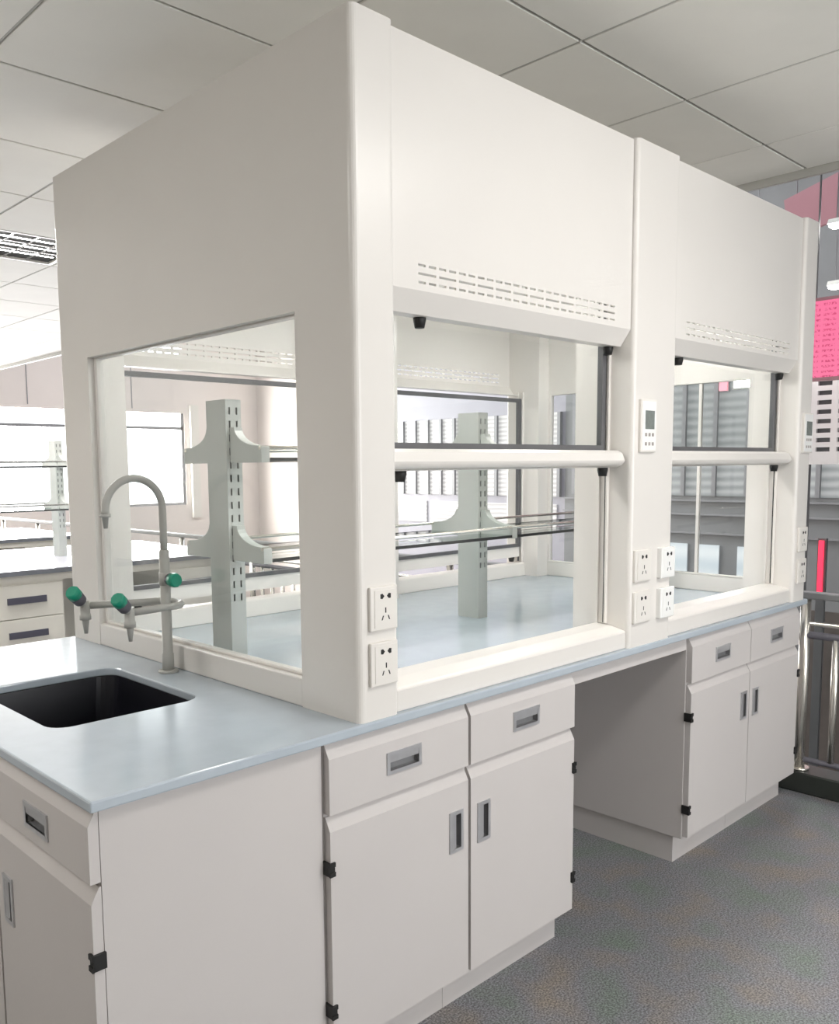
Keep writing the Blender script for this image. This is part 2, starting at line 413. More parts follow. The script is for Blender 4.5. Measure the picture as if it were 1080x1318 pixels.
# hanging LED boards
ls = thing('led_board', 'bright pink LED notice board with rows of tiny text', 'sign', (5.0, 0.55, 2.0))
B(MB().box(5.0, 5.06, 0.20, 1.16, 1.985, 2.49), 'led_screen', 'led', ls)
fr = MB(); fr.box(4.99, 5.07, 0.18, 1.18, 2.49, 2.51); fr.box(4.99, 5.07, 0.18, 1.18, 1.965, 1.985); fr.box(4.99, 5.07, 0.18, 0.2, 1.965, 2.51); fr.box(4.99, 5.07, 1.16, 1.18, 1.965, 2.51)
B(fr, 'board_frame', 'ledpink', ls)
for yy in (0.4, 0.95): B(MB().box(5.02, 5.04, yy, yy + 0.006, 2.51, HZ1), 'hanger_rod', 'mull', ls)
ls2 = thing('pink_banner', 'soft pink illuminated banner high in the dark hall', 'sign', (6.5, 1.5, 3.5))
B(MB().prism([(1.15, 3.42), (1.75, 3.30), (1.80, 3.62), (1.20, 3.80)], 0, 6.5, 6.54), 'banner_screen', 'ledpink', ls2)
for yy in (1.3, 1.7): B(MB().box(6.51, 6.53, yy, yy + 0.006, 3.6, HZ1), 'hanger_rod', 'mull', ls2)
lr = thing('red_led_strip', 'thin vertical red LED strip low in the dark hall', 'light', (5.0, 0.85, 0.5))
B(MB().box(5.0, 5.02, 0.828, 0.858, 0.52, 0.885), 'led_tube', 'ledred', lr)
B(MB().box(5.02, 5.05, 0.815, 0.871, HZ0, 0.9), 'backing_bar', 'dark', lr)
pk = thing('pink_sign', 'small square pink sign seen through the far hood glass', 'sign', (8.9, 3.6, 2.3))
B(MB().box(8.92, 8.95, 3.38, 3.48, 2.27, 2.40), 'sign_face', 'pinksoft', pk); B(MB().box(8.95, 8.99, 3.37, 3.49, 2.26, 2.41), 'sign_box', 'mull', pk)
hl = thing('hall_light', 'white rectangular light panel seen through the far hood glass', 'lamp', (8.3, 2.9, 2.3))
B(MB().box(8.30, 8.32, 2.79, 3.01, 2.24, 2.38), 'light_diffuser', 'lamp', hl); B(MB().panel(0, 8.30, 8.36, 2.77, 3.03, 2.22, 2.40, [(2.79, 3.01, 2.24, 2.38)]), 'light_frame', 'tbar', hl)
for yy in (2.82, 2.98): B(MB().box(8.33, 8.34, yy, yy + 0.006, 2.40, HZ1), 'hanger_rod', 'mull', hl)
for px_, py_, pz_, lab in ((5.7, 0.98, 3.12, 'slim white pendant light hanging high above the pink notice board'), (6.45, 1.24, 2.82, 'slim white pendant light hanging just above the pink notice board')):
    pl_ = thing('pendant_light', lab, 'lamp', (px_, py_, pz_), 'pendant lights in the hall')
    B(MB().box(px_ - 0.05, px_ + 0.05, py_ - 0.30, py_ + 0.14, pz_, pz_ + 0.02), 'light_diffuser', 'lamp', pl_)
    B(MB().prism([(px_ - 0.06, pz_ + 0.02), (px_ + 0.06, pz_ + 0.02), (px_ + 0.03, pz_ + 0.06), (px_ - 0.03, pz_ + 0.06)], 1, py_ - 0.31, py_ + 0.15), 'light_housing', 'tbar', pl_)
    for yy in (py_ - 0.25, py_ + 0.1): B(MB().box(px_ - 0.003, px_ + 0.003, yy, yy + 0.006, pz_ + 0.06, HZ1), 'hanger_rod', 'mull', pl_)

# gallery balustrade
cu = MB().box(2.545, 2.68, -4.3, 12.9, 0.0, 0.09).build('gallery_curb', 'curb'); cu.modifiers.new('bevel', 'BEVEL').width = 0.006
tag(cu, 'dark stone curb under the steel balustrade', 'curb')
bl = thing('balustrade', 'polished steel balustrade with round balusters along the gallery edge', 'railing', (2.6, 0, 0.09))
RX = 2.60
B(MB().box(RX - 0.025, RX + 0.025, -4.2, 12.8, 0.842, 0.872), 'handrail', 'spandrel', bl, 0.006, 2)
B(MB().tube([(RX, -4.2, 0.735), (RX, 12.8, 0.735)], 0.010, 10), 'upper_rail', 'chrome', bl)
B(MB().tube([(RX, -4.2, 0.685), (RX, 12.8, 0.685)], 0.016, 12), 'middle_rail', 'collar', bl)
B(MB().tube([(RX, -4.2, 0.135), (RX, 12.8, 0.135)], 0.012, 10), 'lower_rail', 'collar', bl)
pp = bp_ = gp = None
yy = -3.042
k = 0
while yy < 12.5:
    if k % 8 == 0:
        if pp is None:
            pp = MB(); pp.tube([(RX, 0, 0.09), (RX, 0, 0.845)], 0.022, 14); pp.tube([(RX, 0, 0.09), (RX, 0, 0.10)], 0.04, 14)
            pp = B(pp, 'main_post', 'chrome', bl); o = pp
        else: o = pp.copy(); COL.objects.link(o)
    else:
        if bp_ is None: bp_ = B(MB().tube([(RX, 0, 0.145), (RX, 0, 0.68)], 0.0145, 10), 'baluster', 'chrome', bl); o = bp_
        else: o = bp_.copy(); COL.objects.link(o)
    o.location.y = yy; yy += 0.128; k += 1

# ------------------------------------------------------------------ ceiling lights
def troffer(i, j, label, power=32):
    xa, ya = X0 + i * T, Y0 + j * T
    t = thing('ceiling_light', label, 'lamp', (xa, ya, CEIL), 'louvered ceiling lights')
    lamp = area_light('ceiling_light_glow', (T, T / 2, -0.004), (0, 0, 0), 2 * T - 0.1, T - 0.1, power, (1, 0.97, 0.93)); lamp.parent = t
    f = MB().panel(2, 0.0, 0.07, 0.006, 2 * T - 0.006, 0.006, T - 0.006, [(0.03, 2 * T - 0.03, 0.03, T - 0.03)])
    f.build('light_frame', 'tbar', t)
    MB().box(0.02, 2 * T - 0.02, 0.02, T - 0.02, 0.07, 0.08).build('reflector', 'wall', t)
    for c in (0.15, 0.30, 0.45):
        MB().tube([(0.05, c, 0.036), (2 * T - 0.05, c, 0.038)], 0.028, 12).build('tube', 'lamp', t)
    for c in (0.225, 0.375):
        MB().prism([(c - 0.014, 0.062), (c + 0.014, 0.062), (c + 0.002, 0.008), (c - 0.002, 0.008)], 0, 0.03, 2 * T - 0.03).build('louver_blade', 'louver', t)
    for q in range(1, 9):
        x = 0.03 + q * (2 * T - 0.06) / 9
        MB().prism([(x - 0.004, 0.016), (x + 0.004, 0.016), (x, 0.004)], 1, 0.03, T - 0.03).build('cross_louver', 'louver', t)
    return t
for (i, j), w in zip(TROFFERS, ('added unseen as fill left of the sink end', 'nearest behind the hood, beside the hood top', 'farther down the room behind the hood', 'over the aisle in front of the hood', 'at the far end of the room')):
    troffer(i, j, 'louvered fluorescent ceiling light ' + w, 12 if j < 0 else 9 if j == 1 else 30)

# ------------------------------------------------------------------ worktop with sink
wt = thing('worktop', 'pale blue grey island worktop running under the hood to the sink end', 'worktop', (0, 0.7, 0.83))
SX0, SX1, SY0, SY1 = -0.505, -0.122, 0.455, 0.945
def slab_with_hole(x0, x1, y0, y1, z0, z1, loop):
    n = len(loop); per = []
    # outer points matched to the loop by direction from the hole centre
    cx = sum(p[0] for p in loop) / n; cy = sum(p[1] for p in loop) / n
    cor = [(x0, y0), (x1, y0), (x1, y1), (x0, y1)]
    bm = bmesh.new()
    o = [bm.verts.new((x, y, z1)) for x, y in cor]
    h = [bm.verts.new((x, y, z1)) for x, y in loop]
    es = [bm.edges.new((o[i], o[(i + 1) % 4])) for i in range(4)] + [bm.edges.new((h[i], h[(i + 1) % n])) for i in range(n)]
    bmesh.ops.triangle_fill(bm, edges=es, use_beauty=True)
    fs = [f for f in bm.faces]
    # drop any faces inside the hole
    xs0, xs1 = min(p[0] for p in loop), max(p[0] for p in loop); ys0, ys1 = min(p[1] for p in loop), max(p[1] for p in loop)
    hs_ = set(h)
    kill = [f for f in fs if all(v in hs_ for v in f.verts)]
    if kill: bmesh.ops.delete(bm, geom=kill, context='FACES_ONLY')
    r = bmesh.ops.extrude_face_region(bm, geom=list(bm.faces))
    bmesh.ops.translate(bm, verts=[e for e in r['geom'] if isinstance(e, bmesh.types.BMVert)], vec=(0, 0, z0 - z1))
    bmesh.ops.recalc_face_normals(bm, faces=bm.faces)
    me = bpy.data.meshes.new('slab'); bm.to_mesh(me); bm.free()
    return me
sl = rrect(SX0, SX1, SY0, SY1, 0.05, 6)
me = slab_with_hole(-0.634, 2.522, -0.006, 1.482, 0.83, ZC, sl)
me.materials.append(M['worktop'])
o = bpy.data.objects.new('worktop_slab', me); COL.objects.link(o); o.parent = wt; at_world(o)
bv = o.modifiers.new('bevel', 'BEVEL'); bv.width = 0.004; bv.segments = 2; bv.limit_method = 'ANGLE'; bv.angle_limit = math.radians(50)
B(MB().box(0.838, 1.533, 0.022, 0.04, 0.782, 0.83), 'apron_rail', 'cab', wt)
B(MB().box(0.838, 1.533, 1.42, 1.438, 0.782, 0.83), 'apron_rail', 'cab', wt)

# undermount basin
sk = thing('sink_basin', 'black undermount sink basin sunk into the pale worktop', 'sink', ((SX0 + SX1) / 2, (SY0 + SY1) / 2, 0.55))
li = rrect(SX0 - 0.002, SX1 + 0.002, SY0 - 0.002, SY1 + 0.002, 0.05, 6)
lo = rrect(SX0 + 0.03, SX1 - 0.03, SY0 + 0.03, SY1 - 0.03, 0.05, 6)
le = rrect(SX0 - 0.025, SX1 + 0.025, SY0 - 0.025, SY1 + 0.025, 0.06, 6)
n = len(li); V = [(x, y, 0.829) for x, y in le] + [(x, y, 0.829) for x, y in li] + [(x, y, 0.57) for x, y in lo]
F = [(i, (i + 1) % n, n + (i + 1) % n, n + i) for i in range(n)] + [(n + i, n + (i + 1) % n, 2 * n + (i + 1) % n, 2 * n + i) for i in range(n)] + [tuple(2 * n + i for i in range(n))]
B(MB().add(V, F), 'basin_bowl', 'sink', sk)
B(MB().tube([(-0.31, 0.7, 0.5701), (-0.31, 0.7, 0.576)], 0.03, 18), 'drain_cover', 'steel_dark', sk)

# ------------------------------------------------------------------ base cabinets
DT = 0.02
def pull(parent, frame, cx, cz, w, h, vertical):
    """recessed metal pull; frame maps (u, d, z) to world, d = distance out from the door face"""
    plate = MB().panel(1, -0.001, 0.0035, cx - w / 2, cx + w / 2, cz - h / 2, cz + h / 2, [(cx - w / 2 + 0.009, cx + w / 2 - 0.009, cz - h / 2 + 0.009, cz + h / 2 - 0.009)])
    cup = MB()
    u0, u1, z0, z1 = cx - w / 2 + 0.009, cx + w / 2 - 0.009, cz - h / 2 + 0.009, cz + h / 2 - 0.009
    d = -0.013
    V = [(u0, 0.002, z0), (u1, 0.002, z0), (u1, 0.002, z1), (u0, 0.002, z1), (u0, d, z0), (u1, d, z0), (u1, d, z1), (u0, d, z1)]
    cup.add(V, [(4, 5, 6, 7), (0, 1, 5, 4), (1, 2, 6, 5), (2, 3, 7, 6), (3, 0, 4, 7)])
    grip = MB()
    if vertical: grip.prism([(u0 - 0.002, 0.0035), (u0 + (u1 - u0) * 0.52, 0.0005), (u0 + (u1 - u0) * 0.52, -0.0015), (u0 - 0.002, 0.0)], 2, z0 - 0.002, z1 + 0.002)
    else: grip.prism([(0.0035, z1 + 0.002), (0.0015, z0 + (z1 - z0) * 0.55), (-0.0005, z0 + (z1 - z0) * 0.55), (0.0, z1 + 0.002)], 0, u0 - 0.002, u1 + 0.002)
    objs = []
    pl = None
    for mb, nm, m in ((plate, 'handle', 'steel'), (cup, 'recess_cup', 'steel_dark'), (grip, 'grip_lip', 'steel')):
        mb.v = [frame(*p) for p in mb.v]
        objs.append((mb, nm, m))
    return objs

def front(name, parent, frame, u0, u1, z0, z1, hole=None):
    """drawer or door front: sheet with a sloped top edge"""
    hs_ = [hole] if hole else []
    ch = 0.030
    mb = MB().panel(1, -DT, 0.0, u0, u1, z0, z1 - ch, hs_)
    mb.prism([(-DT, z1 - ch), (0.0, z1 - ch), (-DT + 0.004, z1), (-DT, z1)], 0, u0, u1)
    mb.v = [frame(*p) for p in mb.v]
    return B(mb, name, 'cab', parent, 0.0)

def hinge(parent, frame, u, z, side):
    mb = MB()
    mb.box(u - 0.008, u + 0.008, -DT - 0.002, 0.003, z - 0.015, z + 0.015)
    mb.box(u - 0.008, u + 0.008, 0.002, 0.006, z - 0.016, z - 0.006)
    mb.box(u - 0.008, u + 0.008, 0.002, 0.006, z + 0.006, z + 0.016)
    mb.v = [frame(*p) for p in mb.v]
    return B(mb, 'hinge', 'black', parent)

def add_front(parent, frame, kind, u0, u1, z0, z1, hx, hz, vertical, hinge_side=0):
    w, h = (0.05, 0.106) if vertical else (0.113, 0.053)
    hole = (hx - w / 2 + 0.008, hx + w / 2 - 0.008, hz - h / 2 + 0.008, hz + h / 2 - 0.008)
    fr_ = front(kind, parent, frame, u0, u1, z0, z1, hole)
    off = Matrix.Translation(-Vector(parent.location))
    first = None
    for mb, nm, m in pull(parent, frame, hx, hz, w, h, vertical):
        o = mb.build(nm, m, fr_); o.matrix_parent_inverse = Matrix.Identity(4)
    if hinge_side:
        u = u0 + 0.002 if hinge_side < 0 else u1 - 0.002
        for z in (0.545, 0.212): hinge(parent, frame, u, z, -hinge_side)
    return fr_

def double_cabinet(x0, x1, label, gap=0.010):
    t = thing('base_cabinet', label, 'cabinet', ((x0 + x1) / 2, 0.7, 0.0), 'white base cabinets under the worktop')
    body = MB().box(x0, x1, DT + 0.001, 1.44, 0.10, 0.829)
    B(body, 'cabinet_body', 'cab', t, 0.0015, 1)
    xm = (x0 + x1) / 2
    B(MB().box(x0 + 0.012, xm - 0.0405, 0.06, 1.40, 0.0, 0.10), 'plinth', 'cab', t)
    B(MB().box(xm - 0.039, x1 - 0.004, 0.06, 1.40, 0.0, 0.10), 'plinth', 'cab', t)
    fr_ = lambda u, d, z: (u, -d + 0.0, z)
    a0, a1, b0, b1 = x0 + 0.002, xm - gap / 2, xm + gap / 2, x1 - 0.002
    add_front(t, fr_, 'drawer_front', a0, a1, 0.667, 0.823, (a0 + a1) / 2 + 0.0, 0.741, False)
    add_front(t, fr_, 'drawer_front', b0, b1, 0.667, 0.823, (b0 + b1) / 2 + 0.0, 0.741, False)
    add_front(t, fr_, 'door', a0, a1, 0.112, 0.659, a1 - 0.047, 0.508, True, -1)
    add_front(t, fr_, 'door', b0, b1, 0.112, 0.659, b0 + 0.050, 0.505, True, 1)
    return t
double_cabinet(-0.094, 0.836, 'white two-door base cabinet with two drawers beside the plain end panel')
double_cabinet(1.535, 2.465, 'white two-door base cabinet beside the balustrade beyond the knee space', 0.004)

sc_ = thing('sink_cabinet', 'white sink end cabinet with plain front panel and side doors', 'cabinet', (-0.35, 0.7, 0))
B(MB().panel(2, 0.098, 0.829, -0.608, -0.098, DT - 0.001, 1.44, [(SX0 - 0.03, SX1 + 0.022, SY0 - 0.03, SY1 + 0.03)]), 'cabinet_body', 'cab', sc_)
B(MB().box(-0.56, -0.10, 0.05, 1.40, 0.0, 0.098), 'plinth', 'cab', sc_)
frL = lambda u, d, z: (-0.609 - DT - d, 1.44 - u, z)
def left_front(kind, y0, y1, z0, z1, hy, hz, vertical, hs=0):
    return add_front(sc_, frL, kind, 1.44 - y1, 1.44 - y0, z0, z1, 1.44 - hy, hz, vertical, hs)
left_front('drawer_front', 0.020, 0.485, 0.690, 0.826, 0.252, 0.742, False)
left_front('drawer_front', 0.495, 0.960, 0.690, 0.826, 0.73, 0.742, False)
left_front('drawer_front', 0.970, 1.436, 0.690, 0.826, 1.2, 0.742, False)
left_front('door', 0.020, 0.485, 0.108, 0.682, 0.425, 0.515, True, 1)
left_front('door', 0.495, 0.960, 0.108, 0.682, 0.55, 0.515, True)
left_front('door', 0.970, 1.436, 0.108, 0.682, 1.03, 0.515, True)

# ------------------------------------------------------------------ fume hood
hd = thing('fume_hood', 'large white double-sided fume hood standing on the island worktop', 'fume hood', (L / 2, D / 2, ZC))
PO = [(0.0, 0.125), (1.122, 1.376), (2.372, 2.5)]
PD = 0.205
for k, (a, b) in enumerate(PO):
    r = 0.016
    cf = (1, 1, 0, 0); cb = (0, 0, 1, 1)
    B(MB().prism(rrect(a, b, 0.0, PD, r, 5, cf), 2, ZC, ZT), 'post', 'hood', hd)
    B(MB().prism(rrect(a, b, D - PD, D, r, 5, cb), 2, ZC, ZT), 'post', 'hood', hd)
# ends: upper sheet, lower sheet, glazed opening
for xa, xb, xg in ((0.0, 0.045, 0.030), (L - 0.045, L, L - 0.036)):
    ys, ye = PD, D - PD
    B(MB().box(xa, xb, ys, ye, 1.777, ZT), 'end_sheet', 'hood', hd)
    B(MB().box(xa, xb, ys, ye, ZC, 0.922), 'end_sill', 'hood', hd, 0.004)
    fr_ = MB().panel(0, xg - 0.010, xg + 0.014, ys, ye, 0.922, 1.777, [(ys + 0.006, ye - 0.018, 0.930, 1.771)])
    g = B(fr_, 'window_frame', 'hood', hd, 0.002, 1)
    o = MB().box(xg, xg + 0.005, ys + 0.006, ye - 0.018, 0.930, 1.771).build('window_pane', 'g_pane', g); o.matrix_parent_inverse = Matrix.Identity(4)
    if xa > 1:
        o = MB().box(xg - 0.004, xg + 0.012, 0.455, 0.468, 0.930, 1.771).build('glazing_bar', 'hood', g); o.matrix_parent_inverse = Matrix.Identity(4)
# top sheet and inner ceiling
B(MB().box(0.05, L - 0.05, 0.03, D - 0.03, ZT - 0.03, ZT - 0.01), 'top_sheet', 'hood', hd)
B(MB().box(0.046, L - 0.046, 0.13, D - 0.03, 2.12, 2.135), 'inner_ceiling', 'hood', hd)
for (a, b) in ((0.36, 0.90), (1.62, 2.16)):
    o = B(MB().prism(rrect(0.50, 0.64, 2.085, 2.12, 0.012, 4, (1, 1, 0, 0)), 0, a, b), 'hood_lamp', 'hoodlamp', hd)
    o['label'] = 'glowing lamp under the hood ceiling'

BAYS = [(0.125, 1.122), (1.376, 2.372)]
def bay(a, b, rear):
    S = (lambda y: D - y) if rear else (lambda y: y)
    def fix(mb): mb.v = [(x, S(y), z) for x, y, z in mb.v]; return mb
    # upper sheet with three rows of slots and a folded lip
    holes = []
    w = b - a; x = a + 0.085; n_ = 24; pitch = 0.0347
    for c in range(n_):
        for row, z in enumerate((1.838, 1.857, 1.876)):
            if row == 1:
                if c % 2 == 0: holes.append((x + c * pitch, x + c * pitch + 2 * pitch - 0.010, z, z + 0.0055))
            else: holes.append((x + c * pitch, x + c * pitch + pitch - 0.010, z, z + 0.0055))
    up_ = MB().panel(1, 0.014, 0.020, a + 0.002, b - 0.002, 1.822, ZT - 0.004, holes)
    up_.prism([(0.014, 1.822), (0.020, 1.822), (0.050, 1.779), (0.085, 1.779), (0.085, 1.775), (0.046, 1.775)], 0, a + 0.002, b - 0.002)
    B(fix(up_), 'upper_sheet', 'hood', hd)
    # sill
    si = MB().prism([(0.010, ZC), (0.010, 0.902), (0.014, 0.908), (0.060, 0.919), (0.115, 0.922), (0.125, 0.916), (0.130, ZC)], 0, a + 0.0005, b - 0.0005)
    B(fix(si), 'front_sill', 'hood', hd, 0.004, 2)
    # sash tracks on both posts
    for xs, sg in ((a, 1), (b, -1)):
        tr = MB()
        def tb(x0, x1, y0, y1): tr.box(min(x0, x1), max(x0, x1), y0, y1, 0.924, 1.79)
        tb(xs, xs + sg * 0.012, 0.078, 0.084); tb(xs, xs + sg * 0.012, 0.108, 0.114); tb(xs, xs + sg * 0.003, 0.084, 0.108)
        t_ = B(fix(tr), 'sash_track', 'hood', hd)
        s_ = fix(MB().box(min(xs + sg * 0.003, xs + sg * 0.008), max(xs + sg * 0.003, xs + sg * 0.008), 0.0845, 0.090, 0.926, 1.44)).build('track_seal', 'black' if not rear else 'gasket', t_)
        s_.matrix_parent_inverse = Matrix.Identity(4)
    # sash
    zb = 0.950 if rear else 1.412           # bottom of the grip rail
    zg = zb + 0.052
    ztop = 1.757 if rear else 2.10
    ya, yb = 0.092, 0.102
    xa, xb = a + 0.012, b - 0.012
    gk = MB().panel(1, ya - 0.004, yb + 0.004, xa, xb, zg, ztop, [(xa + 0.020, xb - 0.020, zg + 0.016, ztop - 0.018)])
    gk = B(fix(gk), 'sash_gasket', 'gasket', hd)
    o = fix(MB().box(xa + 0.020, xb - 0.020, ya + 0.003, ya + 0.008, zg + 0.016, ztop - 0.018)).build('sash_glass', 'g_pane', gk); o.matrix_parent_inverse = Matrix.Identity(4)
    h = 0.052
    pts = [(0.100, zb), (0.050, zb), (0.040, zb + 0.003)]
    for q in range(7):
        an = -PI / 2 + PI * 0.5 * q / 6 - 0.2
        pts.append((0.044 - 0.024 * math.cos(an), zb + 0.026 + 0.022 * math.sin(an)))
    pts += [(0.030, zb + 0.044), (0.046, zb + h), (0.100, zb + h)]
    rl = MB().prism(pts, 0, xa - 0.004 if not rear else xa, xb + 0.004 if not rear else xb)
    rl = B(fix(rl), 'sash_grip_rail', 'hood', hd, 0.0015, 1)
    for xl, xr_, z1 in ((a + 0.080, b - 0.046, zb), (a + 0.150, b - 0.028, 1.777)):
        for xs, nm in ((xl, 'bumper'), (xr_, 'bumper')):
            if rear and z1 > 1: continue
            o = fix(MB().tube([(xs, 0.074, z1 + 0.001), (xs, 0.074, z1 - 0.008), (xs, 0.074, z1 - 0.026)], [0.016, 0.016, 0.012], 12)).build(nm, 'black', rl); o.matrix_parent_inverse = Matrix.Identity(4)
for (a, b) in BAYS:
    bay(a, b, False); bay(a, b, True)

# sockets and control panels on the posts
def socket(x0, z0, w=0.084, h=0.100, m='socket', proud=0.009):
    s_ = B(MB().box(x0, x0 + w, -proud, 0.002, z0, z0 + h), 'wall_socket', m, hd, 0.003, 2)
    inn = MB().box(x0 + 0.012, x0 + w - 0.006, -proud - 0.0012, -proud, z0 + 0.008, z0 + h - 0.008).build('socket_face', m, s_); inn.matrix_parent_inverse = Matrix.Identity(4)
    cx = x0 + w / 2 + 0.003; cz = z0 + h / 2; y0 = -proud - 0.0018; y1 = -proud - 0.0005
    def hole(poly):
        o = MB().prism(poly, 1, y0, y1).build('socket_hole', 'black', s_); o.matrix_parent_inverse = Matrix.Identity(4)
    hz = cz + 0.028
    for sx in (-1, 1):
        c = cx + sx * 0.010
        hole([(c - sx * 0.006, hz), (c + sx * 0.000, hz + 0.006), (c + sx * 0.006, hz + 0.005), (c + sx * 0.006, hz - 0.005), (c, hz - 0.006)])
    hole([(cx - 0.0015, cz - 0.010), (cx + 0.0015, cz - 0.010), (cx + 0.0015, cz + 0.002), (cx - 0.0015, cz + 0.002)])
    for sx in (-1, 1):
        hole([(cx + sx * 0.006, cz - 0.016), (cx + sx * 0.009, cz - 0.016), (cx + sx * 0.013, cz - 0.026), (cx + sx * 0.010, cz - 0.026)])
for z in (1.057, 0.931): socket(0.028, z)
for z in (1.057, 0.927):
    socket(1.137, z, 0.096); socket(1.283, z, 0.088, 0.098, 'socket_white', 0.016)
    socket(2.398, z, 0.086)
def control(x0, z0):
    c_ = B(MB().box(x0, x0 + 0.092, -0.010, 0.002, z0, z0 + 0.160), 'control_panel', 'socket', hd, 0.0025, 2)
    def sub(nm, m, xa, xb, za, zb, d=-0.0125):
        o = MB().box(x0 + xa, x0 + xb, d, -0.009, z0 + za, z0 + zb).build(nm, m, c_); o.matrix_parent_inverse = Matrix.Identity(4)
    sub('faceplate', 'socket_white', 0.006, 0.086, 0.006, 0.154, -0.0110)
    sub('screen', 'lcd', 0.022, 0.074, 0.070, 0.126)
    for za in (0.048, 0.020):
        for xa in (0.022, 0.042, 0.062): sub('button', 'grey_btn', xa, xa + 0.010, za, za + 0.010)
control(1.152, 1.458); control(2.40, 1.458)

# ------------------------------------------------------------------ reagent racks
def rack(label, x_list, yc, z0, group, shelf_m='g_shelf', proto=None, ctr=None):
    t = thing('reagent_rack', label, 'shelf rack', ((x_list[0] + x_list[-1]) / 2, yc, z0), group)
    H = 1.616 - 0.852
    cw, cd = 0.052, 0.100
    up_p = None; br_p = None
    for x in x_list:
        if up_p is None:
            mb = MB()
            hs_ = []
            zz = 0.19
            while zz < H - 0.03:
                for c in (0.010, 0.034): hs_.append((c, c + 0.006, zz, zz + 0.020))
                zz += 0.038
            mb.panel(1, -cd / 2, -cd / 2 + 0.003, 0, cw, 0, H, hs_)
            mb.panel(1, cd / 2 - 0.003, cd / 2, 0, cw, 0, H, hs_)
            mb.box(0, 0.003, -cd / 2 + 0.003, cd / 2 - 0.003, 0, H); mb.box(cw - 0.003, cw, -cd / 2 + 0.003, cd / 2 - 0.003, 0, H)
            mb.box(0.003, cw - 0.003, -cd / 2 + 0.012, cd / 2 - 0.012, 0.01, H)
            up_p = mb.build('upright', 'rack', t); o = up_p
            mb2 = MB().box(0.004, cw - 0.004, -cd / 2 + 0.009, -cd / 2 + 0.012, 0.02, H - 0.002)
            core = mb2.build('upright_core', 'dark', up_p)
        else: o = dup(up_p, t)
        o.location = (x - t.location.x, 0, 0)
        for zb in (0.308, 0.586):
            for sg in (-1, 1):
                if br_p is None:
                    s0 = cd / 2; pts = [(s0, 0.0), (s0 + 0.150, 0.0), (s0 + 0.150, 0.042), (s0 + 0.138, 0.046)]
                    for q in range(1, 8):
                        a_ = q / 8 * PI / 2
                        pts.append((s0 + 0.022 + 0.116 * (1 - math.sin(a_)), 0.046 + 0.054 * (1 - math.cos(a_))))
                    pts += [(s0 + 0.022, 0.100), (s0, 0.100)]
                    mb = MB().prism([(-u, v) for u, v in pts], 0, 0.012, 0.040)
                    br_p = mb.build('bracket', 'rack', t, 0.001, 1); o = br_p
                else: o = br_p.copy(); COL.objects.link(o)
                o.location = (x - t.location.x + (cw if sg > 0 else 0), 0, zb)
                if sg > 0: o.rotation_euler = (0, 0, PI)
    xa, xb = x_list[0] - t.location.x, x_list[-1] - t.location.x + cw
    for zb in (0.308, 0.586):
        for sg in (-1, 1):
            MB().tube([(xa + 0.012, sg * (cd / 2 + 0.142), zb + 0.040), (xb - 0.012, sg * (cd / 2 + 0.142), zb + 0.040)], 0.0055, 8).build('guard_rail', 'chrome', t)
            for q in range(len(x_list) - 1):
                x0 = x_list[q] - t.location.x + 0.042; x1 = x_list[q + 1] - t.location.x + 0.010
                y0, y1 = sorted((sg * (cd / 2 + 0.004), sg * (cd / 2 + 0.148)))
                s_ = MB().box(x0, x1, y0, y1, zb + 0.004, zb + 0.012).build('shelf', shelf_m, t)
                ye = sg * (cd / 2 + 0.148)
                MB().box(x0, x1, min(ye, ye + sg * 0.002), max(ye, ye + sg * 0.002), zb + 0.003, zb + 0.013).build('shelf_edge', 'frost', s_)
    return t
rack('white slotted reagent rack with glass shelves standing inside the hood', [0.125, 1.218, 2.310], 0.738, ZC, 'reagent racks')

# ------------------------------------------------------------------ lab faucet
fa = thing('lab_faucet', 'grey gooseneck laboratory faucet with green knobs beside the sink', 'faucet', (-0.040, 0.765, ZC))
fx, fy = -0.040, 0.765
B(MB().tube([(fx, fy, ZC), (fx, fy, ZC + 0.006), (fx, fy, ZC + 0.008)], [0.028, 0.028, 0.018], 20), 'base_flange', 'faucet', fa)
B(MB().tube([(fx, fy, ZC + 0.006), (fx, fy, 0.905), (fx, fy, 0.907), (fx, fy, 1.195), (fx, fy, 1.20)], [0.0165, 0.0165, 0.0145, 0.0145, 0.0115], 16), 'riser', 'faucet', fa)
R_ = 0.084; zc_ = 1.315
path = [(fx, fy, 1.19), (fx, fy, 1.25)] + [(fx - R_ + R_ * math.cos(a_), fy, zc_ + R_ * math.sin(a_)) for a_ in [PI * q / 20 for q in range(0, 21)]] + [(fx - 2 * R_ - 0.001, fy, 1.302)]
B(MB().tube(path, 0.0105, 14), 'gooseneck', 'faucet', fa)
tx = fx - 2 * R_ - 0.001
B(MB().tube([(tx, fy, 1.306), (tx, fy, 1.298), (tx, fy, 1.297), (tx, fy, 1.268)], [0.0145, 0.0145, 0.009, 0.0055], 14), 'spout_nozzle', 'faucet', fa)
zb_ = 1.048
nv = Vector((-0.190, 0.690, zb_)); fv = Vector((-0.245, 0.835, zb_ + 0.010))
path = [nv, (-0.055, 0.703, zb_)]
for q in range(1, 12):
    a_ = -PI / 2 + PI * q / 12
    path.append((-0.050 + 0.045 * math.cos(a_), 0.765 + 0.062 * math.sin(a_), zb_))
path += [(-0.055, 0.827, zb_), fv]
B(MB().tube(path, 0.0100, 12), 'branch_pipe', 'faucet', fa)
